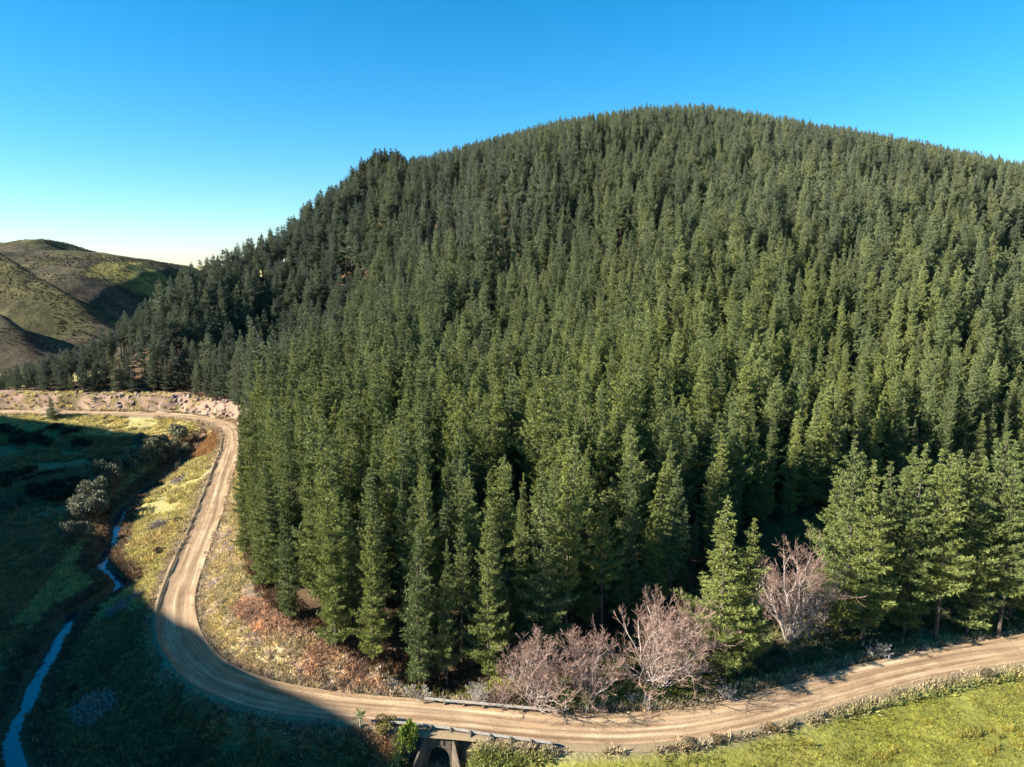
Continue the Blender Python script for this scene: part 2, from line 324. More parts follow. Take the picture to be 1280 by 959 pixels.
# road ----------------------------------------------------------------
tn = np.gradient(ROAD[:, :2], axis=0); tn = unit(tn); nn = np.c_[-tn[:, 1], tn[:, 0]]
prof = [(-1.12, -.16), (-1.0, .02), (-.93, .16), (-.86, .05), (-.6, .06), (-.3, .02), (0, .09), (.3, .02), (.6, .06), (.86, .05), (.97, .34), (1.08, .38), (1.3, -.2)]
V = []; UV = []
wob = 1 + .07 * (vnoise(ROAD_S, ROAD_S * 0, 6, 2) - .5)
for k, (u, z) in enumerate(prof):
    jit = .12 * (vnoise(ROAD_S, ROAD_S * 0 + 40 * k, 3, 4) - .5) * (abs(u) > .9)
    berm = z * (np.ones(len(ROAD)) if abs(u) < .9 or abs(u) > .95 else .5 + 1.3 * vnoise(ROAD_S, ROAD_S * 0 + 7 * k, 4, 9))
    if u in (.97, 1.06): berm = z * (.12 + .88 * sstep(-22 * K, -34 * K, ROAD[:, 0]) * sstep(160 * K, 150 * K, ROAD[:, 1])) * (.25 + 1.3 * vnoise(ROAD_S, ROAD_S * 0 + 7 * k, 2.4, 9))
    V.append(np.c_[ROAD[:, :2] + nn * (u * RHW * wob + jit)[:, None], berm + .03]); UV.append(np.c_[ROAD_S * 0 + u, ROAD_S])
n = len(ROAD); V = np.concatenate(V); UV = np.concatenate(UV); ii = np.arange(n - 1); F = np.concatenate([np.stack([k * n + ii, k * n + ii + 1, (k + 1) * n + ii + 1, (k + 1) * n + ii], -1) for k in range(len(prof) - 1)])
m, t, b = mat('gravel', rough=.95)
uvn = N(t, 'ShaderNodeUVMap', uv_map='along'); mp = N(t, 'ShaderNodeMapping'); mp.inputs['Scale'].default_value = (3.4, .035, 1); t.links.new(uvn.outputs[0], mp.inputs[0])
st = noise(t, 1.0, 5, mp.outputs[0], .65); co = N(t, 'ShaderNodeTexCoord'); gr = noise(t, 5, 5, co.outputs['Object'], .7); pt = noise(t, .25, 3, co.outputs['Object'])
r1 = ramp(t, st.outputs[0], (.32, (.21, .135, .08)), (.5, (.37, .255, .155)), (.66, (.56, .42, .28))); r2 = ramp(t, gr.outputs[0], (.3, grey(.72)), (.7, grey(1.2))); r3 = ramp(t, pt.outputs[0], (.35, (.82, .78, .76)), (.65, (1.08, 1.06, 1.02)))
sx = N(t, 'ShaderNodeSeparateXYZ'); t.links.new(uvn.outputs[0], sx.inputs[0]); er = ramp(t, sx.outputs[0], (.89, grey(0)), (.93, grey(1)))
ma = N(t, 'ShaderNodeMath', operation='MULTIPLY_ADD'); ma.inputs[1].default_value = .5; ma.inputs[2].default_value = .5; t.links.new(sx.outputs[0], ma.inputs[0])
mb = N(t, 'ShaderNodeMath', operation='MULTIPLY_ADD'); mb.inputs[1].default_value = .16; t.links.new(pt.outputs[0], mb.inputs[0]); t.links.new(ma.outputs[0], mb.inputs[2])
tk = ramp(t, mb.outputs[0], (.06, grey(1.05)), (.2, grey(.74)), (.27, grey(1.12)), (.36, grey(1.0)), (.42, grey(.76)), (.56, grey(.9)), (.64, grey(1.14)), (.72, grey(.8)), (.83, grey(1.12)), (.9, grey(.78)), (1, grey(1.0)))
roadc = mul(t, mul(t, mul(t, r1.outputs[0], r2.outputs[0]), r3.outputs[0]), tk.outputs[0]); earth = mul(t, (.25, .185, .11), r2.outputs[0])
t.links.new(mul(t, roadc, earth, er.outputs[0], 'MIX'), b.inputs['Base Color']); bump(t, b, gr.outputs[0], .08, .7)
rm = mesh('road', V, F[:, ::-1], [m], smooth=True); ul = rm.uv_layers.new(name='along')
vi = np.zeros(len(rm.loops), np.int32); rm.loops.foreach_get('vertex_index', vi); ul.data.foreach_set('uv', UV[vi].astype(np.float32).ravel())
o = obj('gravel_road', rm); o['kind'] = 'structure'

# stream --------------------------------------------------------------
tn = unit(np.gradient(STREAM[:, :2], axis=0)); nn = np.c_[-tn[:, 1], tn[:, 0]]; n = len(STREAM); ss = np.arange(n)
w = 2.6; V = np.concatenate([np.c_[STREAM[:, :2] + nn * k * w, np.full(n, WZ)] for k in (-1, 0, 1)]); ii = np.arange(n - 1)
F = np.concatenate([np.stack([k * n + ii, k * n + ii + 1, (k + 1) * n + ii + 1, (k + 1) * n + ii], -1) for k in range(2)])
m, t, b = mat('stream_water', (.012, .03, .045), .06, .5); b.inputs['IOR'].default_value = 1.6; b.inputs['Specular IOR Level'].default_value = 1.0
co = N(t, 'ShaderNodeTexCoord'); wn = noise(t, 1.3, 3, co.outputs['Object']); bump(t, b, wn.outputs[0], .05, .25)
o = obj('stream', mesh('stream', V, F[:, ::-1], [m], smooth=True)); o['kind'] = 'structure'

# far hills on the left ----------------------------------------------
hx = np.linspace(-760, -40, 190); hy = np.linspace(330, 1150, 200); HX, HY = np.meshgrid(hx, hy); x = HX.ravel(); y = HY.ravel()
cr = np.array([D(px, py, 520) for px, py in [(-160, 296), (-60, 300), (0, 306), (45, 304), (75, 315), (130, 323), (185, 331), (210, 342), (270, 400)]])
def hills_z(x, y):
    d0 = 520 * K; cz = np.interp(x, cr[:, 0], cr[:, 2]); base = -4.0
    main = base + (cz - base) * np.where(y < d0, sstep(d0 - 300, d0, y) ** .9, 1 - .7 * sstep(d0, d0 + 350, y))
    sp = np.array([D(px, py, d)[:3] for px, py, d in [(-90, 292, 395), (0, 320, 390), (50, 356, 375), (105, 392, 360), (160, 430, 345)]])
    ds, _, zz = seg_dist(x, y, sp, sp[:, 2]); sd2 = seg_dist(x, y, sp)[1]
    spur = base + (zz - base) * np.exp(-(ds / np.where(sd2 > 0, 30., 75.)) ** 1.4)
    sp2 = np.array([D(px, py, d)[:3] for px, py, d in [(-90, 375, 330), (0, 398, 318), (25, 420, 305), (40, 450, 290)]])
    d3, s3, z3 = seg_dist(x, y, sp2, sp2[:, 2]); spur2 = base + (z3 - base) * np.exp(-(d3 / np.where(s3 > 0, 22., 60.)) ** 1.4)
    h = np.maximum(np.maximum(main, spur), spur2)
    h = h + (9 * (fbm(x, y, 60, 71) - .5) + 14 * np.abs(fbm(x, y, 90, 81) - .5) + 3 * (fbm(x, y, 18, 85) - .5)) * sstep(0, 25, h) - 4 * sstep(0, 25, h) * 0
    e = sstep(330, 370, y) * sstep(-40, -110, x); return h * e + (1 - e) * -8
hz = hills_z(x, y)
n1 = fbm(x, y, 40, 91)[:, None]; n2 = fbm(x, y, 12, 95)[:, None]
hc = np.array([[.19, .145, .10]]) * (1 - n1) + np.array([[.15, .14, .07]]) * n1; gsel = .6 * sstep(.56, .7, fbm(x, y, 110, 97))[:, None]; hc = hc * (1 - gsel) + np.array([[.19, .19, .06]]) * gsel; n4 = fbm(x, y, 22, 117, 3)[:, None]; hc = hc * .5 * (.35 + 1.2 * n2) * (.55 + .9 * n4)
for px, py, d, rx, ry in [(160, 342, 480, 28, 40), (62, 455, 275, 18, 14), (142, 380, 400, 12, 30)]:
    q = D(px, py, d); hc = np.where((((x - q[0]) / rx) ** 2 + ((y - q[1]) / ry) ** 2 < 1 + .5 * (n2[:, 0] - .5))[:, None], np.array([[.20, .19, .055]]) * (.6 + .7 * n4), hc)
idx = np.arange(len(x)).reshape(200, 190); F = np.stack([idx[:-1, :-1], idx[:-1, 1:], idx[1:, 1:], idx[1:, :-1]], -1).reshape(-1, 4)
m, t, b = mat('hill_pasture'); at = N(t, 'ShaderNodeAttribute', attribute_name='cover'); co = N(t, 'ShaderNodeTexCoord')
nA = noise(t, .11, 8, co.outputs['Object'], .75); nB = noise(t, .025, 5, co.outputs['Object']); rA = ramp(t, nA.outputs[0], (.33, grey(.35)), (.5, grey(1)), (.68, grey(1.6))); rB = ramp(t, nB.outputs[0], (.35, (.75, .7, .7)), (.65, (1.15, 1.1, 1)))
t.links.new(mul(t, mul(t, at.outputs['Color'], rA.outputs[0]), rB.outputs[0]), b.inputs['Base Color']); bump(t, b, nA.outputs[0], 6, 1)
hm = mesh('hills', np.c_[x, y, hz], F, [m], smooth=True); ca = hm.color_attributes.new('cover', 'FLOAT_COLOR', 'POINT'); ca.data.foreach_set('color', np.c_[np.clip(hc, 0, 1), np.ones(len(x))].astype(np.float32).ravel())
o = obj('hills', hm); o['kind'] = 'structure'

# ------------------------------------------------------------------ pines
def pine(seed, Ht=25.0, base=.12, Rm=2.7, dense=1.0):
    r = np.random.default_rng(seed); lean = r.normal(size=2) * .25
    def ax(t): return np.array([lean[0] * t * t + .12 * math.sin(5 * t + seed), lean[1] * t * t + .12 * math.cos(4 * t + seed), Ht * t])
    tr = MB(); ts = np.linspace(0, .985, 12); P = np.array([ax(t) for t in ts]); rad = .20 * (1 - ts) ** .85 + .025; P[0, 2] -= .8
    tr.tubes(P[:-1], P[1:], rad[:-1], rad[1:], 7)
    cr_ = MB(); C = []; Dr = []; S0 = []; S1 = []; LN = []
    t = base
    while t < .985:
        k = (t - base) / (1 - base); prof = Rm * min(1, .5 + 2.0 * k) * (1 - k) ** .9 * (1 + .18 * math.sin(11 * k + seed) + .12 * math.sin(27 * k + 2 * seed)) + .04
        nb = int(r.integers(4, 8) if k < .85 else 4); a0 = r.random() * 6.28
        for i in range(nb):
            if r.random() < .12: continue
            an = a0 + i * 6.283 / nb + r.normal() * .25; L = prof * r.uniform(.35, 1.5)
            el = R(-4 + 50 * k ** 1.3) + r.normal() * .16; p0 = ax(t); h = np.array([math.cos(an), math.sin(an), 0])
            n_ = max(2, int(L / .42))
            pts = []
            for q in np.linspace(0, 1, n_ + 1):
                pts.append(p0 + h * L * q * math.cos(el) + np.array([0, 0, L * (q * math.sin(el) + .28 * q * q)]))
            pts = np.array(pts); S0.append(pts[0]); S1.append(pts[-1] * .85 + pts[0] * .15)
            for j in range(1, n_ + 1):
                q = j / n_
                if q < .16 and k < .8: continue
                d = unit(pts[j] - pts[j - 1]); side = np.array([-h[1], h[0], 0])
                C.append(pts[j]); Dr.append(d + [0, 0, .55]); LN.append(.62 * (1 - .55 * k))
                if (j < n_ or n_ < 3) and k < .9:
                    wv = (.20 + .20 * L * (1 - q)) * r.uniform(.6, 1.3)
                    for s_ in (-1, 1):
                        C.append(pts[j] + side * s_ * wv + h * .1 + [0, 0, .05 * r.normal()]); Dr.append(d * .8 + side * s_ * .6 + [0, 0, .5]); LN.append(.58 * (1 - .5 * k))
        t += r.uniform(.5, 1.05) / Ht
    C += [ax(.985), ax(.968)]; Dr += [np.array([0, 0, 1.])] * 2; LN += [.5, .35]
    C = np.array(C); Dr = unit(np.array(Dr)); cr_.leaves(C, Dr, int(19 * dense), np.array(LN) * .88, .068, .6, r)
    S0 = np.array(S0); S1 = np.array(S1); br = MB(); br.tubes(S0, S1, .045, .015, 3)
    if base > .25:                                      # dead lower branches on the bare trunk
        q = r.uniform(.08, base, 26); p0 = np.array([ax(v) for v in q]); an = r.random(26) * 6.28; L = r.uniform(.5, 1.7, 26)
        br.tubes(p0, p0 + np.c_[np.cos(an) * L, np.sin(an) * L, r.normal(size=26) * .3 - .1], .035, .012, 3)
    tr.add(np.vstack(br.V), np.vstack(br.F))
    return tr, cr_
VAR = []; PROTO = bpy.data.collections.new('forest_prototypes')
spec = [(.05, 3.7), (.08, 3.3), (.12, 3.5), (.07, 3.1), (.30, 3.1), (.40, 2.9), (.36, 3.4), (.28, 3.0), (.42, 3.1), (.32, 2.7)]
for k, (bs, rm_) in enumerate(spec):
    tr, cw = pine(100 + k, 25, bs, rm_); tm = tr.mesh('pine_trunk', [M_BARK]); cm = cw.mesh('pine_crown', [M_LEAF]); VAR.append((tm, cm))
    V = np.vstack([np.vstack(tr.V), np.vstack(cw.V)]); Ft = np.vstack(tr.F); F = np.vstack([Ft, np.vstack(cw.F) + tr.n])
    obj('%02d_forest_pine' % k, mesh('forest_pine', V, F, [M_BARK, M_LEAF], np.r_[np.zeros(len(Ft)), np.ones(len(F) - len(Ft))]), col=PROTO)

def scatter(name, pts, scl, rot, idx, tint, coll, kind='stuff'):
    me = bpy.data.meshes.new(name); me.vertices.add(len(pts)); me.vertices.foreach_set('co', np.asarray(pts, np.float32).ravel())
    def A(n, ty, v, key): a = me.attributes.new(n, ty, 'POINT'); a.data.foreach_set(key, np.ascontiguousarray(v).ravel())
    A('scl', 'FLOAT_VECTOR', np.asarray(scl, np.float32), 'vector'); A('rot', 'FLOAT_VECTOR', np.asarray(rot, np.float32), 'vector')
    A('pick', 'INT', np.asarray(idx, np.int32), 'value'); A('tint', 'FLOAT_COLOR', np.c_[tint, np.ones(len(pts))].astype(np.float32), 'color')
    o = obj(name, me); ng = bpy.data.node_groups.new(name, 'GeometryNodeTree')
    ng.interface.new_socket('Geometry', in_out='INPUT', socket_type='NodeSocketGeometry'); ng.interface.new_socket('Geometry', in_out='OUTPUT', socket_type='NodeSocketGeometry')
    gi = ng.nodes.new('NodeGroupInput'); go = ng.nodes.new('NodeGroupOutput'); ci = ng.nodes.new('GeometryNodeCollectionInfo'); ci.inputs['Collection'].default_value = coll
    ci.inputs['Separate Children'].default_value = True; ci.inputs['Reset Children'].default_value = True
    ip = ng.nodes.new('GeometryNodeInstanceOnPoints'); ip.inputs['Pick Instance'].default_value = True
    def NA(n, ty): q = ng.nodes.new('GeometryNodeInputNamedAttribute'); q.data_type = ty; q.inputs['Name'].default_value = n; return q.outputs['Attribute']
    L = ng.links; L.new(gi.outputs[0], ip.inputs['Points']); L.new(ci.outputs[0], ip.inputs['Instance']); L.new(NA('pick', 'INT'), ip.inputs['Instance Index'])
    e2r = ng.nodes.new('FunctionNodeEulerToRotation'); L.new(NA('rot', 'FLOAT_VECTOR'), e2r.inputs[0]); L.new(e2r.outputs[0], ip.inputs['Rotation']); L.new(NA('scl', 'FLOAT_VECTOR'), ip.inputs['Scale'])
    L.new(ip.outputs[0], go.inputs[0]); md = o.modifiers.new('scatter', 'NODES'); md.node_group = ng; o['kind'] = kind; return o

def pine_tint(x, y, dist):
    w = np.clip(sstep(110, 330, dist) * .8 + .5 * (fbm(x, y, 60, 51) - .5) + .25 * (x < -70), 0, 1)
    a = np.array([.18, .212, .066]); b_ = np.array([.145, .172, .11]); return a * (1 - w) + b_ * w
def add_pine(x, y, h, var, label, group, rz=None, wide=1.0, name='pine_tree'):
    z = float(ground_z(x, y)); s = h / 25.0; e = empty(name, (x, y, z), RNG.random() * 6.28 if rz is None else rz, (s * wide, s * wide, s))
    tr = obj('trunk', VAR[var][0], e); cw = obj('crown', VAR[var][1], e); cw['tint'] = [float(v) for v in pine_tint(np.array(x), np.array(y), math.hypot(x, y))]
    return tag(e, label, 'tree', group)
# forest positions: jittered planting rows
sp = 3.9; cand = []
for j, yy in enumerate(np.arange(55 * K, 352 * K, sp * .9)):
    for xx in np.arange(-250 * K, 300 * K, sp): cand.append((xx + (j % 2) * sp / 2, yy))
cand = np.array(cand) + RNG.normal(size=(len(cand), 2)) * 1.05
cand = cand[inpoly(cand[:, 0], cand[:, 1], FOREST)]
cand = np.vstack([cand, EDGE[7:23:1, :2] + RNG.normal(size=(16, 2)) * .5])
cand = cand[seg_dist(cand[:, 0], cand[:, 1], ROAD[::3])[0] > RHW + 3.0]
u, v_, f = project(np.c_[cand, ground_z(cand[:, 0], cand[:, 1]) + 12]); cand = cand[(u > -130) & (u < 1480)]
ed = seg_dist(cand[:, 0], cand[:, 1], EDGE)[0]; dist = np.hypot(cand[:, 0], cand[:, 1])
gap = (vnoise(cand[:, 0], cand[:, 1], 11, 77) > .85) & (ed > 12); keep = ~gap; cand = cand[keep]; ed = ed[keep]; dist = dist[keep]
hts = 23 * (1 + .16 * RNG.normal(size=len(cand))) * (1 - .18 * sstep(.6, .9, vnoise(cand[:, 0], cand[:, 1], 30, 33)))
leftw = sstep(-40, -75, cand[:, 0]) * sstep(150 * K, 180 * K, cand[:, 1]); hts *= 1 - .15 * leftw
spur_edge = (cand[:, 0] < -28 * K) & (cand[:, 1] < 160 * K) & (ed < 7); hts *= np.where(spur_edge, .86, 1.0)
hts *= np.where((cand[:, 0] < -150), .7, 1); hts *= np.where((ed < 5) & (RNG.random(len(cand)) < .6), RNG.uniform(.5, 1, len(cand)), 1)
sx_ = [q[0] for q in sil]; sy_ = [q[1] for q in sil]
gz_ = ground_z(cand[:, 0], cand[:, 1])
jit_ = RNG.uniform(-7, 9, len(cand)) * RNG.random(len(cand))
for _ in range(8):                                   # keep the treetops on the skyline of the stand
    u, v_, f = project(np.c_[cand, gz_ + hts]); over = np.interp(u, sx_, sy_) + jit_ - v_; hts = np.where(over > 0, hts - over * f / FPX * .7, hts)
ok = hts > 7; cand = cand[ok]; hts = hts[ok]; ed = ed[ok]; dist = dist[ok]; leftw = leftw[ok]
order = np.argsort(dist); NI = 272
var = np.where(ed < 5, RNG.integers(0, 4, len(cand)), np.where(ed < 10, RNG.integers(0, 10, len(cand)), RNG.integers(4, 10, len(cand))))
front = (cand[:, 0] > -8) & (cand[:, 1] < 130); var = np.where(front & (RNG.random(len(cand)) < .3), RNG.integers(4, 10, len(cand)), var)
for k in order[:NI]:
    x, y = cand[k]
    size = 'short' if hts[k] < 19 else 'tall' if hts[k] > 25 else 'mid-height'; look = 'full-skirted' if var[k] < 4 else 'bare-trunked'
    if ed[k] < 6: where, gp = ('on the forest edge above the straw-coloured road bank', 'pines along the forest edge above the bank') if x < -8 else ('on the forest edge behind the leafless shrubs', 'pines on the edge behind the shrubs') if x < 26 else ('on the forest edge beyond the clearing', 'pines on the edge beyond the clearing')
    else: where, gp = ('inside the plantation behind the straw-coloured road bank', 'plantation pines behind the bank') if x < -8 else ('inside the plantation behind the leafless shrubs', 'plantation pines behind the shrubs') if x < 32 else ('inside the plantation beyond the clearing', 'plantation pines beyond the clearing')
    lb = size + ' ' + look + ' pine ' + where; gp = size + ' ' + look + ' ' + gp
    add_pine(x, y, hts[k], int(var[k]), lb, gp, wide=float(RNG.uniform(.68, 1.1)))
rest = order[NI:]
P = np.c_[cand[rest], ground_z(cand[rest, 0], cand[rest, 1])]; s = hts[rest] / 25
wd = RNG.uniform(.68, 1.08, len(rest)) * (1 + .5 * leftw[rest])
knob = D(480, 212, 298); kd = np.hypot(P[:, 0] - knob[0], P[:, 1] - knob[1]) < 19; wd = np.where(kd, 1.75, wd); s = np.where(kd, s * 1.12, s)
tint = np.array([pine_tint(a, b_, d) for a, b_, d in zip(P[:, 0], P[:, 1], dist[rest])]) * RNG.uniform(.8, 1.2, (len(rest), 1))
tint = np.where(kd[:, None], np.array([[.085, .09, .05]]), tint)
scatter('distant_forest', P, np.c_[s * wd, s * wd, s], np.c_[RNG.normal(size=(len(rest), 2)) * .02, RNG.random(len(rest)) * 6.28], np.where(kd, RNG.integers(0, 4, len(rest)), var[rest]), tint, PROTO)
print('pines', len(cand))
# roadside stand, lone pines
q = G(897, 842, .5); add_pine(q[0], q[1], 24.5, 0, 'tall bright green pine standing alone between the leafless shrubs by the road', None, wide=1.4)
q = G(925, 843, .5); add_pine(q[0], q[1], 22, 2, 'shorter pine standing close against the lone bright pine', None, wide=1.2)
stand = [(1052, 792, 30, 0), (1078, 800, 27, 2), (1036, 775, 24, 6), (1100, 775, 25, 2), (1128, 792, 29, 3), (1150, 778, 27, 1), (1168, 795, 28, 7), (1190, 770, 26, 4), (1208, 790, 27, 3), (1228, 778, 30, 6), (1247, 792, 27, 7), (1262, 772, 28, 9), (1285, 785, 29, 2), (1310, 770, 28, 6), (1330, 785, 27, 8), (1120, 760, 26, 9), (1240, 755, 27, 4), (1290, 750, 28, 7), (1360, 770, 28, 5), (1180, 750, 25, 6)]
for px, py, h, v in stand:
    q = G(px, py, .6); add_pine(q[0], q[1], h, v, 'olive green pine in the roadside stand beside the straight stretch of gravel road', 'pines in the roadside stand', wide=1.1)
q = G(66, 523, -.6); add_pine(q[0], q[1], 9, 0, 'small dark bushy pine standing alone beside the far road', None, wide=2.2)

# ------------------------------------------------------------------ leafless shrubs
def bare(seed, h, stems, spread, tw=M_TWIG, levels=4):
    r = np.random.default_rng(seed); A0 = []; A1 = []; R0 = []; R1 = []; T0 = []; T1 = []
    def grow(p, d, L, rad, lv):
        n_ = 3; q = p
        for i in range(n_):
            d = unit(d + r.normal(size=3) * .16 + np.array([0, 0, .10])); p2 = q + d * L / n_; ra = rad * (1 - .3 * i / n_); rb = rad * (1 - .3 * (i + 1) / n_)
            if lv >= levels - 1: T0.append(q); T1.append(p2)
            else: A0.append(q); A1.append(p2); R0.append(ra); R1.append(rb)
            q = p2
            if lv < levels and i < n_ - 1 and r.random() < .75:
                grow(q, unit(d + r.normal(size=3) * .55), L * r.uniform(.45, .7), rb * .6, lv + 1)
        if lv < levels:
            for k in range(2 if lv < levels - 1 else 5): grow(q, unit(d + r.normal(size=3) * .42), L * r.uniform(.55, .78), rad * .6, lv + 1)
    for i in range(stems):
        an = r.random() * 6.28; sp_ = spread * math.sqrt(r.random()); d = unit(np.array([math.cos(an) * sp_, math.sin(an) * sp_, 1.0]))
        grow(np.array([math.cos(an) * .35, math.sin(an) * .35, -.3]), d, h * r.uniform(.30, .40), h * .0092, 0)
    a = MB(); a.tubes(np.array(A0), np.array(A1), np.array(R0), np.array(R1), 4); b_ = MB(); b_.tubes(np.array(T0), np.array(T1), .021, .012, 3)
    return a.mesh('branches', [M_PALE]), b_.mesh('twigs', [tw])
def add_bare(px, py, h, stems, spread, seed, label, tw=M_TWIG, name='leafless_shrub', z=.4, levels=4):
    q = G(px, py, z); e = empty(name, (q[0], q[1], float(ground_z(q[0], q[1])))); a, b_ = bare(seed, h, stems, spread, tw, levels)
    obj('branches', a, e); obj('twigs', b_, e); return tag(e, label, 'shrub')
add_bare(672, 876, 9.5, 18, 1.0, 1, 'wide grey leafless shrub with many stems behind the far guard rail')
add_bare(738, 872, 9, 14, .85, 2, 'leafless shrub with pinkish twigs directly behind the small cabbage trees')
add_bare(822, 858, 12.5, 18, .9, 3, 'tall leafless shrub with rusty pink tips left of the lone bright pine')
add_bare(866, 845, 11, 9, .6, 4, 'leafless pink-tipped shrub pressed against the lone bright pine')
add_bare(985, 800, 15, 12, .6, 5, 'tall pale-stemmed leafless tree between the lone pine and the roadside stand')
add_bare(1030, 782, 11, 6, .7, 12, 'leafless pinkish shrub at the foot of the roadside stand')
add_bare(598, 872, 3.6, 9, .9, 6, 'low grey twiggy shrub behind the middle of the far guard rail', M_GREYT, levels=3)
add_bare(632, 874, 3.8, 9, .9, 7, 'low reddish twiggy shrub beside the wide grey leafless shrub', levels=3)
add_bare(520, 868, 2.6, 9, 1.0, 8, 'small grey twiggy shrub at the start of the far guard rail', M_GREYT, levels=3)
add_bare(1093, 818, 3.2, 10, .9, 9, 'pale silvery twiggy shrub on the verge beneath the roadside stand', M_GREYT, levels=3)
add_bare(905, 868, 2.6, 9, 1.2, 10, 'low grey scrub at the foot of the lone bright pine', M_GREYT, levels=3)
add_bare(800, 880, 2.2, 9, 1.3, 11, 'low brown scrub on the verge beneath the tall rusty shrub', M_GREYT, levels=3)

# ------------------------------------------------------------------ leafy bushes
def bush(seed, lobes, leaf=.28, n=1500):
    r = np.random.default_rng(seed); b_ = MB(); C = []; Dd = []
    for k in range(lobes):
        c = np.array([r.normal() * .5, r.normal() * .5, r.uniform(.45, 1.0)]); rr = r.uniform(.3, .55); m_ = n // lobes
        d = unit(r.normal(size=(m_, 3))); d[:, 2] = np.abs(d[:, 2]) * 1.0 - .25 * r.random(m_); d = unit(d)
        C.append(c + d * rr * r.uniform(.75, 1.05, (m_, 1)) * np.array([1, 1, .9])); Dd.append(d)
    b_.leaves(np.vstack(C), np.vstack(Dd), 2, leaf * .55, leaf * .3, .6, r)
    s_ = MB(); cs = np.array([c.mean(0) for c in C]); s_.tubes(np.tile([[0, 0, -.3]], (lobes, 1)) + r.normal(size=(lobes, 3)) * [.08, .08, 0], cs, .05, .02, 4)
    return s_.mesh('stems', [M_POST]), b_.mesh('foliage', [M_BUSH])
BV = [bush(200 + k, lb) for k, lb in enumerate((7, 9, 12, 6))]
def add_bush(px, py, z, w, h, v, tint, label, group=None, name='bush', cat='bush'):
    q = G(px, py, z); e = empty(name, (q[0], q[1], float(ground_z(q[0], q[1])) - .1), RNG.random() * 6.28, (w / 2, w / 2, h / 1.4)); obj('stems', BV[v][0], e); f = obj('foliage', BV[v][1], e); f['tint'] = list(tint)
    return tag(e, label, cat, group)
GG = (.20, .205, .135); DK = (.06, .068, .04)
for px, py, w, h in [(135, 612, 7, 8.0), (120, 632, 7, 7.5), (112, 655, 7, 7), (98, 678, 5, 5), (140, 597, 6, 7), (104, 645, 6, 6), (126, 645, 5, 6.5)]:
    add_bush(px, py, -4, w, h, int(RNG.integers(0, 4)), GG, 'rounded grey-green tree in the sunlit clump on the bank beside the stream', 'grey-green trees in the streamside clump', 'streamside_tree', 'tree')
for px, py, w, h in [(172, 580, 6, 6.5), (186, 573, 7, 7), (205, 563, 6, 6.5), (222, 550, 6, 6), (182, 566, 6, 6.5), (232, 556, 4, 4), (196, 578, 5, 5.5), (214, 566, 5, 5), (160, 588, 5, 6)]:
    add_bush(px, py, -3, w, h, int(RNG.integers(0, 4)), GG, 'grey-green bush in the row where the stream nears the far road', 'bushes near the top of the stream')
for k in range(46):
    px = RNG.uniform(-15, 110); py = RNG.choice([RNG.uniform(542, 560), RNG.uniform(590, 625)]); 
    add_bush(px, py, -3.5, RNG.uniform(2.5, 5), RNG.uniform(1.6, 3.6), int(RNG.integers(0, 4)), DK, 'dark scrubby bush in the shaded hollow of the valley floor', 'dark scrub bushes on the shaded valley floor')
for px, py in [(16, 632), (25, 628), (8, 640)]: add_bush(px, py, -3.8, 3.5, 2.6, 1, (.16, .15, .11), 'pale grey bush at the edge of the shaded valley scrub', 'pale grey bushes by the valley scrub')
for k in range(26):
    i = int(RNG.integers(10, len(STREAM) - 10)); sdv = RNG.choice([-1, 1]) * RNG.uniform(2.6, 6); p = STREAM[i, :2] + np.array([sdv, RNG.normal()]); u_, w_, _f = project([p[0], p[1], -4])
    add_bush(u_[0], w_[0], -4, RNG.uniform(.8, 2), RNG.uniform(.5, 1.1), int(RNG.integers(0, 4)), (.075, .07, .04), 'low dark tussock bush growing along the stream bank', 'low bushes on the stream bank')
for px, py, lb in [(227, 655, 'dark twiggy bush on the sunny grass beside the road bend'), (200, 690, 'small dark bush on sunny grass below the berm')]: add_bush(px, py, -2, 2.4, 1.6, 0, (.10, .085, .06), lb)
for px, py, w, lb in [(861, 934, 1.6, 'brown shrub at the paddock edge opposite the leafless shrubs'), (896, 926, 1.5, 'dark shrub casting a shadow on the paddock edge'), (958, 913, 1.4, 'reddish shrub on the grassy verge beside the paddock'), (1229, 845, 1.7, 'round grey-green shrub on the verge opposite the roadside stand')]: add_bush(px, py, -.3, w, .9, 1, (.20, .15, .085), lb)
add_bush(509, 950, -3, 1.9, 5.0, 2, (.17, .23, .05), 'bright green upright bush beside the culvert wing wall')
add_bush(478, 935, -2.4, 2.6, 1.6, 1, (.20, .17, .07), 'yellowish low bush beside the cabbage tree and guard rail')
add_bush(575, 950, -2, 2.0, 1.6, 3, (.26, .20, .08), 'straw-coloured bush on the right of the culvert mouth')
for k in range(30):
    i = int(RNG.integers(20, 95)); p = ROAD[i, :2] + np.array([0, RNG.uniform(4, 7.5)]); u_, w_, _f = project([p[0], p[1], .2])
    add_bush(u_[0], w_[0], .2, RNG.uniform(.8, 1.8), RNG.uniform(.4, 1.0), int(RNG.integers(0, 4)), [(.20, .18, .12), (.13, .15, .05), (.24, .14, .09)][k % 3], 'low tangled weed clump on the verge between road and trees', 'weed clumps along the forest verge', 'weed_clump', 'plant')

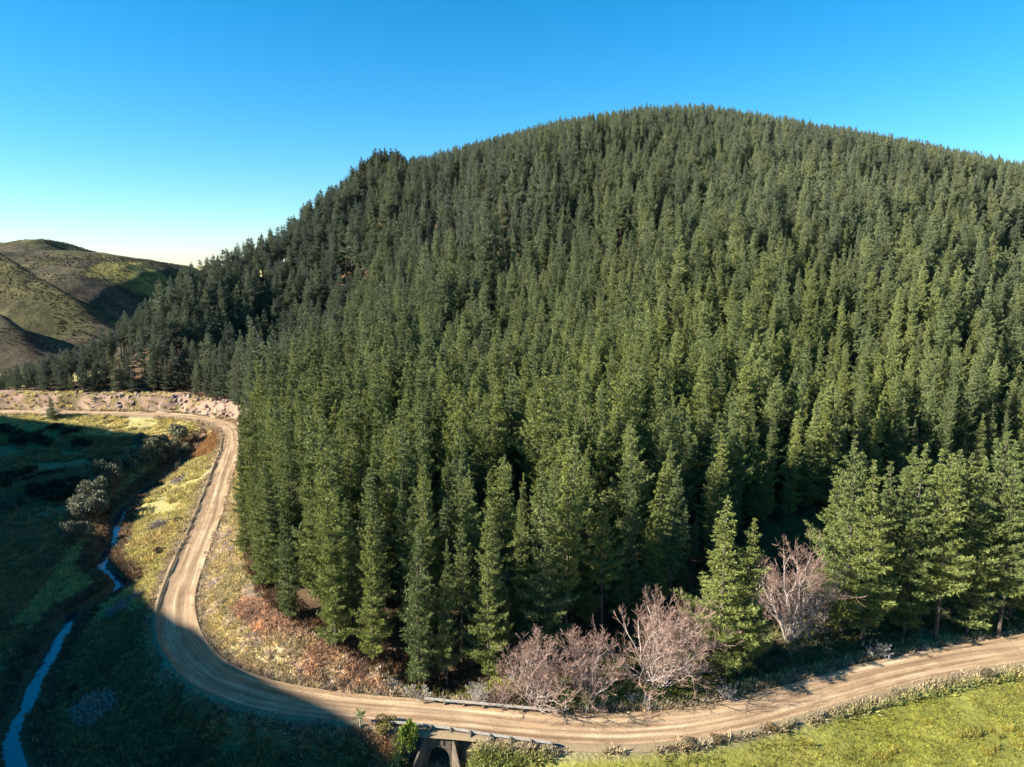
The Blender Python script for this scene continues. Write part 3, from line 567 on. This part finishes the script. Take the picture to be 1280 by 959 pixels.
# cabbage trees --------------------------------------------------------
def cabbage(px, py, h, label, z=.2):
    q = G(px, py, z); e = empty('cabbage_tree', (q[0], q[1], float(ground_z(q[0], q[1])))); r = np.random.default_rng(int(px))
    a = MB(); a.tubes([[0, 0, -.3], [.04, 0, h * .35]], [[.04, 0, h * .35], [0, .05, h * .7]], [.15, .12], [.12, .10], 7); obj('trunk', a.mesh('trunk', [M_GREYT]), e)
    l = MB(); d = unit(r.normal(size=(90, 3)) + [0, 0, .35]); l.leaves(np.tile([[0, .05, h * .72]], (90, 1)), d, 1, h * .36, .09, .05, r); f = obj('leaf_head', l.mesh('leaf_head', [M_BUSH]), e); f['tint'] = [.17, .22, .08]
    tag(e, label, 'tree')
cabbage(707, 889, 2.9, 'larger spiky cabbage tree at the end of the far guard rail', .1)
cabbage(733, 890, 2.7, 'slim spiky cabbage tree with bare trunk on the road verge', .1)
cabbage(680, 882, 1.6, 'short spiky cabbage tree behind the guard rail', .1)
cabbage(451, 925, 2.5, 'pale spiky cabbage tree below the road near the culvert', -1.5)
# brush piles -----------------------------------------------------------
def pile(px, py, z, w, h, n, label, seed):
    q = G(px, py, z); r = np.random.default_rng(seed); b_ = MB(); an = r.random(n) * 6.28; rr = w / 2 * np.sqrt(r.random(n)); zz = h * (1 - (rr / (w / 2)) ** 1.5) * r.random(n)
    c = np.c_[np.cos(an) * rr, np.sin(an) * rr, zz]; d = unit(r.normal(size=(n, 3)) * [1, 1, .35]); L = r.uniform(.4, 1.5, n)[:, None]; ra = r.uniform(.02, .07, n)
    b_.tubes(c - d * L, c + d * L, ra, ra * .5, 4)
    e = obj('brush_pile', b_.mesh('brush_pile', [M_SLASH]), None, (q[0], q[1], float(ground_z(q[0], q[1])))); tag(e, label, 'brush pile')
pile(121, 885, -4, 6.5, 2.2, 600, 'large dark heap of dead branches on the shaded grass', 1)
pile(152, 772, -3.8, 4.2, 1.3, 300, 'heap of dead branches at the edge of the valley shadow by stream', 2)
pile(170, 757, -3.5, 3.2, 1.0, 160, 'small low heap of dead sticks below the road bend', 5)
pile(201, 660, -3, 4.2, 1.8, 380, 'pale sunlit heap of cut branches on the yellow grass', 3)
pile(225, 600, -2.5, 4, .9, 200, 'long low scatter of dead branches beside the upper stream', 4)

# guard rails, culvert ---------------------------------------------------
def rail(name, pts, z, label, hgt=.75, seed=0):
    P = resample(np.array([G(px, py, z) for px, py in pts]), .4)[0]; P, sq = resample(P, 2.0)
    c = P.mean(0); e = empty(name, (c[0], c[1], 0)); r = np.random.default_rng(seed)
    for i in range(len(P) - 1):
        a, b_ = P[i] - c, P[i + 1] - c; dv = b_ - a; m_ = MB(); ln = np.linalg.norm(dv[:2])
        m_.box(((a[0] + b_[0]) / 2, (a[1] + b_[1]) / 2, z + hgt + .012 * r.normal()), (ln - .02, .12, .26), math.atan2(dv[1], dv[0])); obj('rail', m_.mesh('rail', [M_WOOD]), e)
    pm = MB(); pm.box((0, 0, -.1), (.2, .2, hgt + .62)); pmm = pm.mesh('post', [M_POST])
    for i in range(len(P)):
        dv = P[min(i + 1, len(P) - 1)] - P[max(i - 1, 0)]; n_ = unit(np.array([dv[1], -dv[0]])); s_ = -1 if name.startswith('far') else 1
        obj('post', pmm, e, (P[i][0] - c[0] + n_[0] * .17 * s_, P[i][1] - c[1] + n_[1] * .17 * s_, z + hgt / 2), math.atan2(dv[1], dv[0]))
    return tag(e, label, 'guard rail')
rail('guard_rail', [(466, 908), (520, 912), (560, 917), (620, 927), (690, 936)], -.05, 'weathered guard rail with dark posts above the arched culvert')
rail('far_guard_rail', [(531, 880), (580, 884), (640, 890), (703, 895)], .1, 'pale guard rail along the forest side of the road', seed=3)
for o in bpy.data.objects:
    if o.name.startswith('far_guard_rail'): o.name = 'guard_rail'
m, t, b = mat('old_concrete', (.36, .32, .27)); co = N(t, 'ShaderNodeTexCoord'); cn = noise(t, 1.6, 6, co.outputs['Object'], .7); r_ = ramp(t, cn.outputs[0], (.3, (.06, .048, .037)), (.55, (.14, .11, .085)), (.75, (.23, .19, .15))); t.links.new(r_.outputs[0], b.inputs['Base Color']); bump(t, b, cn.outputs[0], .05)
M_CONC = m
cx, cy = CULV[0], CULV[1] - .55; e = empty('culvert', (cx, cy, -4.6), 0, (.72, 1, .97)); e.rotation_euler = (0, 0, R(-4))
hw = MB(); n_ = 16; ra = 1.75; th = np.linspace(0, math.pi, n_ + 1); ax_ = np.cos(th) * ra; az = 1.4 + np.sin(th) * ra; top = 4.6
for y0 in (0,):
    for i in range(n_):
        x0, x1 = ax_[i], ax_[i + 1]; V = [[x0, 0, az[i]], [x1, 0, az[i + 1]], [x1, 0, top], [x0, 0, top], [x0, .45, az[i]], [x1, .45, az[i + 1]], [x1, .45, top], [x0, .45, top]]
        hw.add(V, [[0, 1, 2, 3], [7, 6, 5, 4], [0, 4, 5, 1], [3, 2, 6, 7]])
hw.box((ra + .7, .225, top / 2), (1.4, .45, top)); hw.box((-ra - .7, .225, top / 2), (1.4, .45, top)); obj('head_wall', hw.mesh('head_wall', [M_CONC]), e)
bl = MB(); pts = [(ra, -.3)] + list(zip(ax_, az)) + [(-ra, -.3)]
for i in range(len(pts) - 1): a, c2 = pts[i], pts[i + 1]; bl.add([[a[0] * .99, .4, a[1]], [c2[0] * .99, .4, c2[1]], [c2[0] * .99, 6.6, c2[1]], [a[0] * .99, 6.6, a[1]]], [[0, 1, 2, 3]])
obj('barrel', bl.mesh('barrel', [M_CONC]), e)
for s_ in (-1, 1):
    ww = MB(); x0 = s_ * (ra + .35); x1 = s_ * (ra + 2.0)
    V = [[x0, 0, 0], [x1, -2.0, 0], [x1, -2.0, 1.6], [x0, 0, top - .2], [x0 + s_ * .3, 0, 0], [x1 + s_ * .3, -2.0, 0], [x1 + s_ * .3, -2.0, 1.6], [x0 + s_ * .3, 0, top - .2]]
    ww.add(V, [[0, 1, 2, 3], [7, 6, 5, 4], [3, 2, 6, 7], [1, 5, 6, 2], [0, 3, 7, 4]]); obj('wing_wall', ww.mesh('wing_wall', [M_CONC]), e)
bt = MB(); bt.box((0, -.03, 2.0), (.22, .06, 1.1)); btm = bt.mesh('buttress', [M_CONC])
for x0 in (-1.9, -.65, .65, 1.9): obj('buttress', btm, e, (x0, -.02, 2.0 if abs(x0) < 1 else 1.6))
cp = MB(); cp.box((0, .2, top + .06), (2 * ra + 3, .62, .16)); obj('coping', cp.mesh('coping', [M_CONC]), e); tag(e, 'arched concrete culvert with head wall under the road', 'culvert')

# posts and fence -------------------------------------------------------
pm = MB(); pm.box((0, 0, .5), (.14, .14, 1.3)); pmw = pm.mesh('marker_post', [M_WHITE]); pmb = pm.mesh('fence_post', [M_POST])
q = G(1111, 824, .1); tag(obj('marker_post', pmw, None, (q[0], q[1], float(ground_z(q[0], q[1])))), 'white marker post on the verge beneath the roadside stand', 'post')
q = G(1022, 900, -.3); tag(obj('marker_post', pmb, None, (q[0], q[1], float(ground_z(q[0], q[1])))), 'dark wooden post on the paddock-side verge', 'post')
P = [G(px, py, .3) for px, py in [(870, 868), (922, 859), (958, 850), (992, 842), (1026, 835), (1057, 826), (1085, 819), (1128, 806), (1165, 796)]]; e = empty('wire_fence', (P[0][0], P[0][1], 0)); tp = []
for p in P: z = float(ground_z(p[0], p[1])); obj('post', pmb, e, (p[0] - P[0][0], p[1] - P[0][1], z)); tp.append((p[0] - P[0][0], p[1] - P[0][1], z))
tp = np.array(tp)
for hh in (.45, .75, 1.05): w_ = MB(); w_.tubes(tp[:-1] + [0, 0, hh], tp[1:] + [0, 0, hh], .008, .008, 3); obj('wire', w_.mesh('wire', [M_GREYT]), e)
tag(e, 'post and wire fence along the verge in front of the trees', 'fence')

# rocks on the far cutting ----------------------------------------------
def rock(seed):
    r = np.random.default_rng(seed); import bmesh; bm = bmesh.new(); bmesh.ops.create_icosphere(bm, subdivisions=2, radius=1)
    for k in range(9):
        n_ = unit(r.normal(size=3)); d = r.uniform(.45, .8)
        for v in bm.verts:
            q = n_ @ np.array(v.co); 
            if q > d: v.co -= Vector(n_ * (q - d))
    me = bpy.data.meshes.new('rock'); bm.to_mesh(me); bm.free(); me.materials.append(M_ROCK); return me
m, t, b = mat('cutting_rock', (.45, .36, .31)); co = N(t, 'ShaderNodeTexCoord'); rn = noise(t, 1.5, 6, co.outputs['Object'], .7); oi = N(t, 'ShaderNodeObjectInfo'); r_ = ramp(t, rn.outputs[0], (.3, (.17, .125, .105)), (.55, (.33, .255, .215)), (.75, (.45, .38, .33))); r2 = ramp(t, oi.outputs['Random'], (0, (.8, .78, .76)), (1, (1.15, 1.1, 1.08))); t.links.new(mul(t, r_.outputs[0], r2.outputs[0]), b.inputs['Base Color']); bump(t, b, rn.outputs[0], .2); M_ROCK = m
RK = [rock(k) for k in range(5)]; nr = 0
for k in range(4000):
    i = int(RNG.integers(len(ROAD) * 0.6, len(ROAD) - 4)); p = ROAD[i]
    if p[1] < 165 * K: continue
    off = RNG.uniform(RHW + 1.2, RHW + 8); x, y = p[0] + RNG.normal(), p[1] + off; z = float(ground_z(x, y))
    if z < .8 or z > 11 or fbm(np.array([x]), np.array([y]), 16, 15)[0] < .47: continue
    s = RNG.uniform(.3, .85) * (1.5 if x > -115 * K else 1); o = obj('rock', RK[k % 5], g, (x, y, z - .15 * s), RNG.random() * 6.28, (s, s * RNG.uniform(.6, 1.1), s * RNG.uniform(.7, 1.5))); o.rotation_euler[0] = RNG.normal() * .4; nr += 1
    if nr >= 150: break

# grass, bracken, scrub ---------------------------------------------------
GP = bpy.data.collections.new('grass_prototypes')
for k in range(4):
    r = np.random.default_rng(300 + k); a = MB(); n_ = 16; c = np.c_[r.normal(size=(n_, 2)) * .22, np.zeros(n_) - .05]; a.leaves(c, unit(np.c_[c[:, :2] * 1.6 + r.normal(size=(n_, 2)) * .25, np.full(n_, .8)]), 2, .62, .13, .25, r); obj('%02d_grass_tuft' % k, a.mesh('grass_tuft', [M_GRASS]), col=GP)
def scatter_cover(name, n, box, test, size, seed, gain=1.25):
    r = np.random.default_rng(seed); x = r.uniform(box[0], box[1], n); y = r.uniform(box[2], box[3], n); u_, w_, f_ = project(np.c_[x, y, ground_z(x, y)]); k = (u_ > -40) & (u_ < 1320) & (w_ < 1010)
    x, y = x[k], y[k]; dr = seg_dist(x, y, ROAD[::3])[0]; ds = seg_dist(x, y, STREAM[::4])[0]; k = (dr > RHW + .2) & (ds > 1.8) & ~(inpoly(x, y, FOREST) & (seg_dist(x, y, EDGE)[0] > 3)); x, y, dr = x[k], y[k], dr[k]
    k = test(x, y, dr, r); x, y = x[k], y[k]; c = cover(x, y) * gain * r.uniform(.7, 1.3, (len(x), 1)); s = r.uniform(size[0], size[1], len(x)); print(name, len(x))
    pd = inpoly(x, y, pad_poly); s = np.where(pd, s * .5, s); hh = np.where(pd, .55, 1.0)
    return scatter(name, np.c_[x, y, ground_z(x, y)], np.c_[s, s, s * hh * r.uniform(.7, 1.2, len(x))], np.c_[r.normal(size=(len(x), 2)) * .15, r.random(len(x)) * 6.28], r.integers(0, 4, len(x)), np.clip(c, 0, 1), GP)
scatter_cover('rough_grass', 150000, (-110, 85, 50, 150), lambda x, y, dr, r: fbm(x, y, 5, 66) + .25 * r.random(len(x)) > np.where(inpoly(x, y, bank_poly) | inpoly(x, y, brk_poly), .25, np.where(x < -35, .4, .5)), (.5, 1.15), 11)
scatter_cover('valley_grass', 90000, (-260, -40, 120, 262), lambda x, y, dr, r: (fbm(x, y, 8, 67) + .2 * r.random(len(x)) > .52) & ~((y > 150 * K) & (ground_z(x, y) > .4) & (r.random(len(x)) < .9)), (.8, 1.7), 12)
rp = [(1205, 922), (1222, 920), (1238, 916), (1250, 922), (1262, 914), (1275, 920), (1270, 932), (1245, 936), (1238, 943), (1115, 940), (1130, 938), (1105, 948), (1012, 935), (1160, 905)]
rm2 = MB(); r = np.random.default_rng(9); c = np.c_[r.normal(size=(60, 2)) * .25, np.zeros(60)]; rm2.leaves(c, unit(np.c_[c[:, :2] * .9, np.full(60, 1.)]), 2, .8, .06, .12, r); rme = rm2.mesh('rush_clump', [M_GRASS])
for px, py in rp:
    q = G(px, py, -1.1); s = RNG.uniform(.6, 1.0); o = obj('rush_clump', rme, None, (q[0], q[1], float(ground_z(q[0], q[1])) - .05), RNG.random() * 6, (s * 1.2, s * 1.2, s * .8)); o['tint'] = [.30, .26, .06]; tag(o, 'yellowish rush clump standing in the green paddock', 'rushes', 'rush clumps in the paddock')
HP = bpy.data.collections.new('scrub_prototypes')
for k in range(3): obj('%02d_scrub' % k, BV[k][1], col=HP)
n_ = 45000; x = RNG.uniform(-700, -110, n_); y = RNG.uniform(380, 760, n_); k = (fbm(x, y, 35, 103) > .47); x, y = x[k], y[k]; u_, w_, f_ = project(np.c_[x, y, hills_z(x, y)]); k = (u_ > -30) & (u_ < 260); x, y = x[k], y[k]; s = RNG.uniform(.25, .65, len(x))
scatter('hill_scrub', np.c_[x, y, hills_z(x, y) - .2], np.c_[s, s, s * .8], np.c_[np.zeros((len(x), 2)), RNG.random(len(x)) * 6.28], RNG.integers(0, 3, len(x)), np.array([[.085, .068, .046]]) * RNG.uniform(.7, 1.4, (len(x), 1)), HP)
